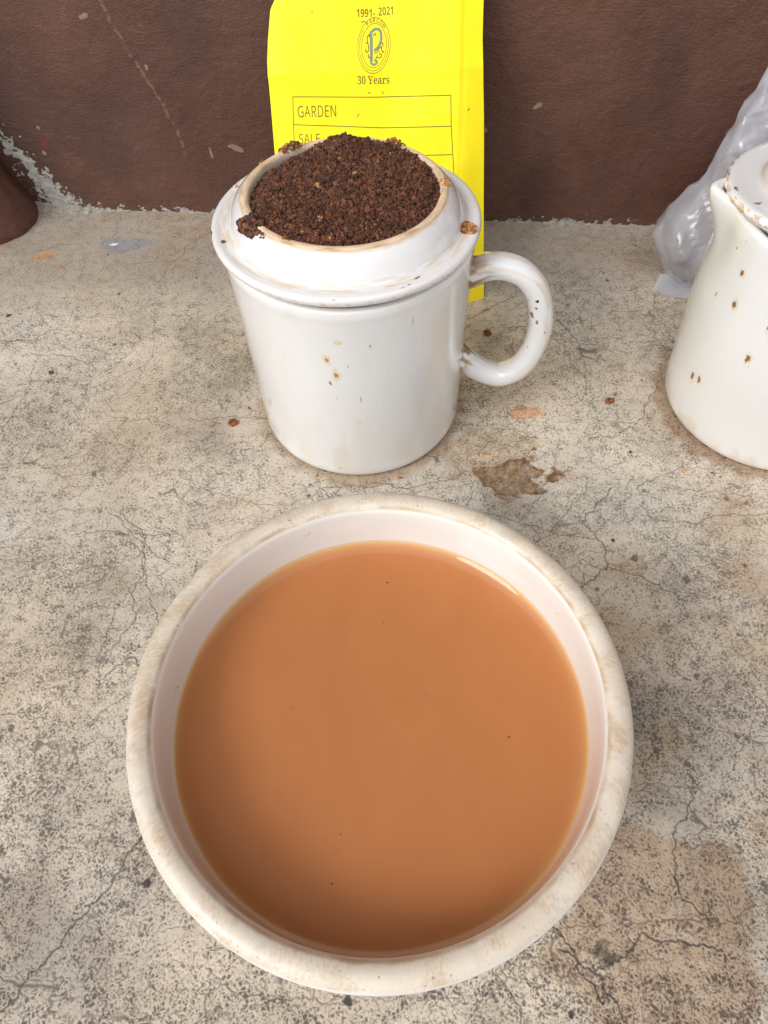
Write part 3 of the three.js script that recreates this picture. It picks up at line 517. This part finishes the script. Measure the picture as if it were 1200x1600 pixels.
// ---------------------------------------------------------------- yellow paper bag, leaning back
{
  const yaw = -4 * D2R, al = 25 * D2R;
  const t = thing('paper_bag', 'bright yellow printed paper bag standing behind the handled cup', 'paper bag', [.0478, 0.0002, -.2486]);
  t.rotation.set(0, yaw, 0);
  const HT = .124, edges = [[0, -.0880, 0], [33, -.0870, -.0019], [58, -.0855, -.0033], [72, -.0853, -.0041], [84, -.0852, -.0050], [91, -.0853, -.0055], [97, -.0847, -.0059], [107, -.0831, -.0061], [111, -.0806, -.0062], [124, -.0796, -.0066]];
  const ed = (v, k) => { for (let i = 0; i + 1 < edges.length; i++) if (v <= edges[i + 1][0] / 1e3 + 1e-9) { const s = (v * 1e3 - edges[i][0]) / (edges[i + 1][0] - edges[i][0]); return lerp(edges[i][k], edges[i + 1][k], s); } return edges[edges.length - 1][k]; };
  const yOf = v => [Math.cos(al) * v, -Math.sin(al) * v];
  const wob = (u, v) => { // relief of the front, metres
    const fold = -.075 * Math.max(0, v - .0875 - .02 * (u + .045)), c1 = .0016 * Math.exp(-Math.abs(v - .0875 - .02 * (u + .045)) / .004) * (.6 + .6 * n2(u * 40, 3)), vc = -.38 * Math.max(0, u + .0128 + .0016 * sst(.03, .11, v)) - .0004 * Math.exp(-Math.abs(u + .0128) / .0008);
    return .0015 * n2(u * 22 + 4, v * 18) + .0009 * n2(u * 60, v * 42 + 8) + .0006 * Math.max(0, .25 - Math.abs(n2(u * 36 + v * 22, v * 30 - u * 12 + 40))) + .00022 * (1 - Math.abs(n2(u * 90, v * 70))) + c1 + vc + fold - .0012 * sst(-.078, -.086, u) + .0016 * Math.sin(Math.PI * Math.min(1, v / .1)) * Math.cos((u + .044) * 30) - .002 * sst(.1, .124, v);
  };
  function panel(off, n, m, uvs) {
    const pos = [], uv = [], idx = [];
    for (let j = 0; j <= m; j++) for (let i = 0; i <= n; i++) {
      const v = j / m * HT, s = i / n, u = lerp(ed(v, 1), ed(v, 2), s), [y, z] = yOf(v), d = off ? -off(s, v) : wob(u, v);
      pos.push(u, y + d * Math.sin(al), z + d * Math.cos(al)); uv.push((u + .090) / .0925, v / HT);
    }
    for (let j = 0; j < m; j++) for (let i = 0; i < n; i++) { const a = j * (n + 1) + i, b = a + n + 1; idx.push(a, a + 1, b, b, a + 1, b + 1); }
    const g = new THREE.BufferGeometry(); g.setAttribute('position', new THREE.Float32BufferAttribute(pos, 3)); g.setAttribute('uv', new THREE.Float32BufferAttribute(uv, 2)); g.setIndex(idx); g.computeVertexNormals(); return g;
  }
  // print
  const cw = 1480, chh = 1984, cv = document.createElement('canvas'); cv.width = cw; cv.height = chh; const x = cv.getContext('2d');
  const PX = u => (u + 90) / 92.5 * cw, PY = v => (1 - v / 124) * chh, mm = cw / 92.5;
  x.fillStyle = '#ffea00'; x.fillRect(0, 0, cw, chh);
  const ink = '#6f6a12'; x.strokeStyle = ink; x.fillStyle = ink; x.lineCap = 'round'; x.lineJoin = 'round';
  const line = (pts, w) => { x.lineWidth = w * mm; x.beginPath(); pts.forEach(([a, b], i) => i ? x.lineTo(PX(a), PY(b)) : x.moveTo(PX(a), PY(b))); x.stroke(); };
  line([[-76.4, 79.5], [-45, 78.9], [-17.1, 79.2]], .32); line([[-76.9, 70.2], [-42.3, 68.6], [-16.6, 68.9]], .32); line([[-77.3, 60.5], [-45, 58.8], [-16, 59.1]], .32); line([[-77.8, 50.4], [-45, 49], [-15, 49.4]], .32); line([[-78, 30], [-14, 30]], .32);
  line([[-76.4, 79.5], [-76.9, 70.2], [-77.8, 50], [-78, 30]], .32); line([[-17.1, 79.2], [-16.6, 68.9], [-14.8, 50], [-14, 30]], .32);
  const text = (s, u, v, h, font, wid, rot = 0, col = ink) => { x.save(); x.translate(PX(u), PY(v)); x.rotate(-rot); x.fillStyle = col; x.font = `${font.split('|')[0]} ${h * mm / .72}px ${font.split('|')[1]}`; const w0 = x.measureText(s).width; x.scale(wid * mm / w0, 1); x.fillText(s, 0, 0); x.restore(); };
  text('GARDEN', -75.2, 72.6, 3.9, '|sans-serif', 15.2); text('SALE', -75.4, 63.6, 3.4, '|sans-serif', 8.6); text('DATE', -75.6, 53.4, 3.4, '|sans-serif', 9);
  text('1991-', -51.9, 104.2, 2.5, 'bold|sans-serif', 6.9, -.01); text('2021', -43.9, 104.5, 2.5, 'bold|sans-serif', 5.8, .06);
  text('30 Years', -52.0, 83.2, 2.7, 'bold|serif', 12.1);
  // oval crest
  const OC = [-45.6, 95.3], tilt = .10; x.save(); x.translate(PX(OC[0]), PY(OC[1])); x.rotate(tilt);
  for (const [a, b, w] of [[5.9, 8.7, .22], [4.5, 6.9, .22]]) { x.lineWidth = w * mm; x.beginPath(); x.ellipse(0, 0, a * mm, b * mm, 0, 0, 6.2832); x.stroke(); }
  x.lineWidth = .2 * mm; x.beginPath(); x.ellipse(0, 0, 5.25 * mm, 7.9 * mm, 0, -.62, Math.PI + .62); x.stroke();
  'PARCON'.split('').forEach((ch, i) => { const a = -Math.PI / 2 + (i - 2.5) * .245; x.save(); x.translate(Math.cos(a) * 4.75 * mm, Math.sin(a) * 7.25 * mm); x.rotate((a + Math.PI / 2) * .85); x.font = `bold ${1.75 * mm}px sans-serif`; x.textAlign = 'center'; x.fillText(ch, 0, 0); x.restore(); });
  const curve = (pts, w, col) => { x.strokeStyle = col; x.lineWidth = w * mm; x.beginPath(); const c = new THREE.CatmullRomCurve3(pts.map(([a, b]) => new THREE.Vector3(a, b, 0))); c.getPoints(60).forEach((q, i) => i ? x.lineTo(q.x * mm, q.y * mm) : x.moveTo(q.x * mm, q.y * mm)); x.stroke(); };
  const blue = '#7f9070';
  curve([[-1.5, -3.4], [-1.2, -2], [-.9, 1], [-.7, 3.4], [-.6, 4.6]], 1.15, blue); curve([[-1.9, -3.0], [-1.2, -4.3], [.2, -5.2], [1.6, -5.0], [2.3, -3.6], [2.3, -1.6], [1.6, .2], [.5, 1.2]], .95, blue); curve([[-.8, 5.2], [.1, 5.9], [1.3, 5.5], [1.4, 4.7], [.8, 4.6]], .8, blue); curve([[.4, -3.2], [.0, -3.9], [-.5, -3.2]], .5, blue);
  const inkS = '#7c7820';
  curve([[-1.7, -2.4], [-2.1, -3.2], [-2.7, -2.6], [-2.5, -1.2], [-2.0, .4], [-1.9, 1.6], [-2.5, 2.3], [-3.0, 1.8], [-2.8, 1.3]], .38, inkS); curve([[-3.2, -.8], [-2.7, -.6], [-2.4, -1]], .35, inkS);
  curve([[2.3, -.9], [3.0, -1.2], [3.2, -.6], [2.6, .3], [2.9, 1.1], [3.4, 1.7], [3.7, 1.4]], .42, inkS); curve([[2.8, .3], [2.1, .4], [1.7, 1.2], [2.0, 1.6]], .38, inkS);
  curve([[.3, 1.4], [.7, 2.2], [1.3, 1.9], [1.2, 1.2]], .36, inkS); curve([[.9, 4.3], [1.3, 3.5], [2.2, 3.6], [2.9, 3.2], [2.8, 2.3], [2.1, 2.4]], .42, inkS); curve([[1.2, 3.5], [1.5, 2.8]], .34, inkS); curve([[-1.9, 3.0], [-1.6, 3.8], [-1, 3.8]], .45, inkS);
  x.restore(); x.strokeStyle = ink;
  for (const [u, v, a, l] of [[-50, 102.6, .3, 1.2], [-48, 80.6, -.6, .7], [-42.6, 80, 1.4, .7], [-52.5, 72.4, .9, 1.3], [-10.5, 74, .9, 1], [-68, 106, 0, .4], [-62, 66, .3, .5]]) { x.strokeStyle = '#57431a'; line([[u, v], [u + l * Math.cos(a), v + l * Math.sin(a)]], .3); }
  const tx = new THREE.CanvasTexture(cv); tx.colorSpace = THREE.SRGBColorSpace; tx.anisotropy = 8;
  const fm = std({ map: tx, roughness: .62, side: THREE.DoubleSide }), ym = std({ color: new THREE.Color('#ffea00'), roughness: .62, side: THREE.DoubleSide });
  mesh('front_panel', panel(null, 110, 150), fm, t);
  const back = (s, v) => .0035 + .006 * Math.sin(Math.PI * s) * (1 - v / HT) + .002 * (1 - v / HT);
  mesh('back_panel', panel(back, 30, 40), ym, t);
  for (const k of [1, 2]) { // side gussets folded inwards
    const pos = [], idx = [], m = 60;
    for (let j = 0; j <= m; j++) { const v = j / m * HT, u = ed(v, k), [y, z] = yOf(v), f = wob(u, v), b = -back(k === 1 ? 0 : 1, v), mid = (f + b) / 2, inn = (k === 1 ? 1 : -1) * .003; for (const [du, d] of [[0, f], [inn, mid], [0, b]]) pos.push(u + du, y + d * Math.sin(al), z + d * Math.cos(al)); }
    for (let j = 0; j < m; j++) for (let i = 0; i < 2; i++) { const a = j * 3 + i, b = a + 3; idx.push(a, a + 1, b, b, a + 1, b + 1); }
    const g = new THREE.BufferGeometry(); g.setAttribute('position', new THREE.Float32BufferAttribute(pos, 3)); g.setIndex(idx); g.computeVertexNormals(); mesh('side_gusset', g, ym, t);
  }
}

// ---------------------------------------------------------------- clear plastic bag at the right
{
  // left outline by height: [y, xLeft, z, halfDepth], bag goes on to the right beyond the frame
  const prof = [[.0005, .1290, -.2610, .012], [.004, .1268, -.2615, .0155], [.010, .1240, -.2620, .0175], [.0165, .1208, -.2630, .018], [.020, .1204, -.2635, .0175], [.027, .1240, -.2650, .016], [.036, .1315, -.2675, .0135], [.042, .1352, -.2690, .012], [.055, .1395, -.2720, .0105], [.068, .1440, -.2745, .009], [.082, .1490, -.2765, .007], [.10, .157, -.279, .005], [.13, .172, -.283, .003]];
  const c = k => (y) => { for (let i = 0; i + 1 < prof.length; i++) if (y <= prof[i + 1][0] + 1e-9) return lerp(prof[i][k], prof[i + 1][k], (y - prof[i][0]) / (prof[i + 1][0] - prof[i][0])); return prof.at(-1)[k]; };
  const xl = c(1), zc = c(2), hd = c(3), XR = .225;
  const rid = (a, b) => 1 - Math.abs(n2(a, b));
  function shell(shrink, y0, y1, nJ, amp, nI = 200) {
    const pos = [], idx = [], rj = rng(nJ * 7 + nI);
    for (let j = 0; j <= nJ; j++) for (let i = 0; i < nI; i++) {
      const y = lerp(y0, y1, (j + (nI < 100 && j > 0 && j < nJ ? (rj() - .5) * .9 : 0)) / nJ), a = (i + (nI < 100 ? (rj() - .5) * .9 : 0)) / nI * 6.2832, L = xl(y) + shrink, cx = (L + XR) / 2, rx = (XR - shrink - L) / 2;
      const ca = Math.cos(a), sa = Math.sin(a), ex = Math.sign(ca) * Math.pow(Math.abs(ca), .75), ez = Math.sign(sa) * Math.pow(Math.abs(sa), .75);
      let px = cx + rx * ex, pz = zc(y) + (hd(y) - shrink * .6) * ez;
      const wo = worley(px * 70 + y * 30, y * 60 + 7 + sa), f = amp * (wo[0] * .0040 + Math.abs(n2(px * 150 + y * 110, y * 70 + 30)) * .0020 - .0026 + rid(px * 60 + y * 34, y * 46 + 3) * .0032 + rid(px * 130 - y * 40, y * 95 + 9) * .0016 + n2(px * 40, y * 30 + 50) * .002 - .0022);
      pz += f * (sa >= 0 ? 1 : -1) * Math.min(1, Math.abs(sa) * 3); px += amp * .0012 * n2(y * 90, a * 3) ;
      pos.push(px, y + amp * .0006 * n2(px * 120, y * 120), pz);
    }
    for (let j = 0; j < nJ; j++) for (let i = 0; i < nI; i++) { const A = j * nI + i, B = j * nI + (i + 1) % nI; idx.push(A, A + nI, B, B, A + nI, B + nI); }
    const g = new THREE.BufferGeometry(); g.setAttribute('position', new THREE.Float32BufferAttribute(pos, 3)); g.setIndex(idx); g.computeVertexNormals(); return g;
  }
  // crumpled film: flat facets meeting in soft creases
  const crumple = g0 => { const q = g0.toNonIndexed(); q.deleteAttribute('normal'); q.computeVertexNormals(); const sm = g0.attributes.normal, id = g0.index, nn = q.attributes.normal; for (let i = 0; i < nn.count; i++) { const k = id.getX(i), v = new THREE.Vector3(nn.getX(i), nn.getY(i), nn.getZ(i)).multiplyScalar(.3).add(new THREE.Vector3(sm.getX(k), sm.getY(k), sm.getZ(k)).multiplyScalar(.7)).normalize(); nn.setXYZ(i, v.x, v.y, v.z); } return q; };
  const film = phy({ color: new THREE.Color(.90, .91, .96), transmission: .72, thickness: 0, roughness: .13, specularIntensity: 1, ior: 1.45, side: THREE.DoubleSide });
  const t = thing('plastic_bag', 'cloudy translucent plastic bag leaning on the wall behind the right cup', 'plastic bag');
  mesh('film', crumple(shell(0, .0006, .128, 64, 1, 150)), film, t);
  // sealed flap along the bottom
  const fl = [], fi = []; for (let i = 0; i <= 40; i++) { const s = i / 40, X0 = .1245 + s * .075, Z0 = -.2580 + .011 * Math.sin(s * 2.2); for (let k = 0; k <= 4; k++) { const q = k / 4; fl.push(X0 - q * .0035 * (1 - s), .0045 - q * .0038 + .0007 * Math.sin(s * 30 + q * 2), Z0 + q * .0085 - .004 * Math.max(0, .15 - s) * 20 * q * .2); } }
  for (let i = 0; i < 40; i++) for (let k = 0; k < 4; k++) { const a = i * 5 + k, b = a + 5; fi.push(a, a + 1, b, b, a + 1, b + 1); }
  const fg = new THREE.BufferGeometry(); fg.setAttribute('position', new THREE.Float32BufferAttribute(fl, 3)); fg.setIndex(fi); fg.computeVertexNormals();
  mesh('bottom_seam', fg, phy({ color: new THREE.Color(.80, .83, .90), transmission: .7, thickness: 0, roughness: .4, side: THREE.DoubleSide }), t);
  const tx = tex(256, 256, (i, j, o) => { const n = n2(i / 3, j / 3) * 18 + fbm(i / 30, j / 30, 3) * 20; o[0] = 84 + n; o[1] = 58 + n; o[2] = 46 + n; }, { wrap: THREE.MirroredRepeatWrapping });
  const g = shell(.0022, .001, .046, 40, .6), p = g.attributes.position, uv = []; for (let i = 0; i < p.count; i++) uv.push(p.getX(i) * 30, p.getY(i) * 30); g.setAttribute('uv', new THREE.Float32BufferAttribute(uv, 2));
  const o = mesh('bagged_tea', g, std({ map: tx, roughness: .9 })); o.userData = { label: 'grey brown mass of tea inside the translucent plastic bag', category: 'tea' };
}

renderer.render(scene, camera);
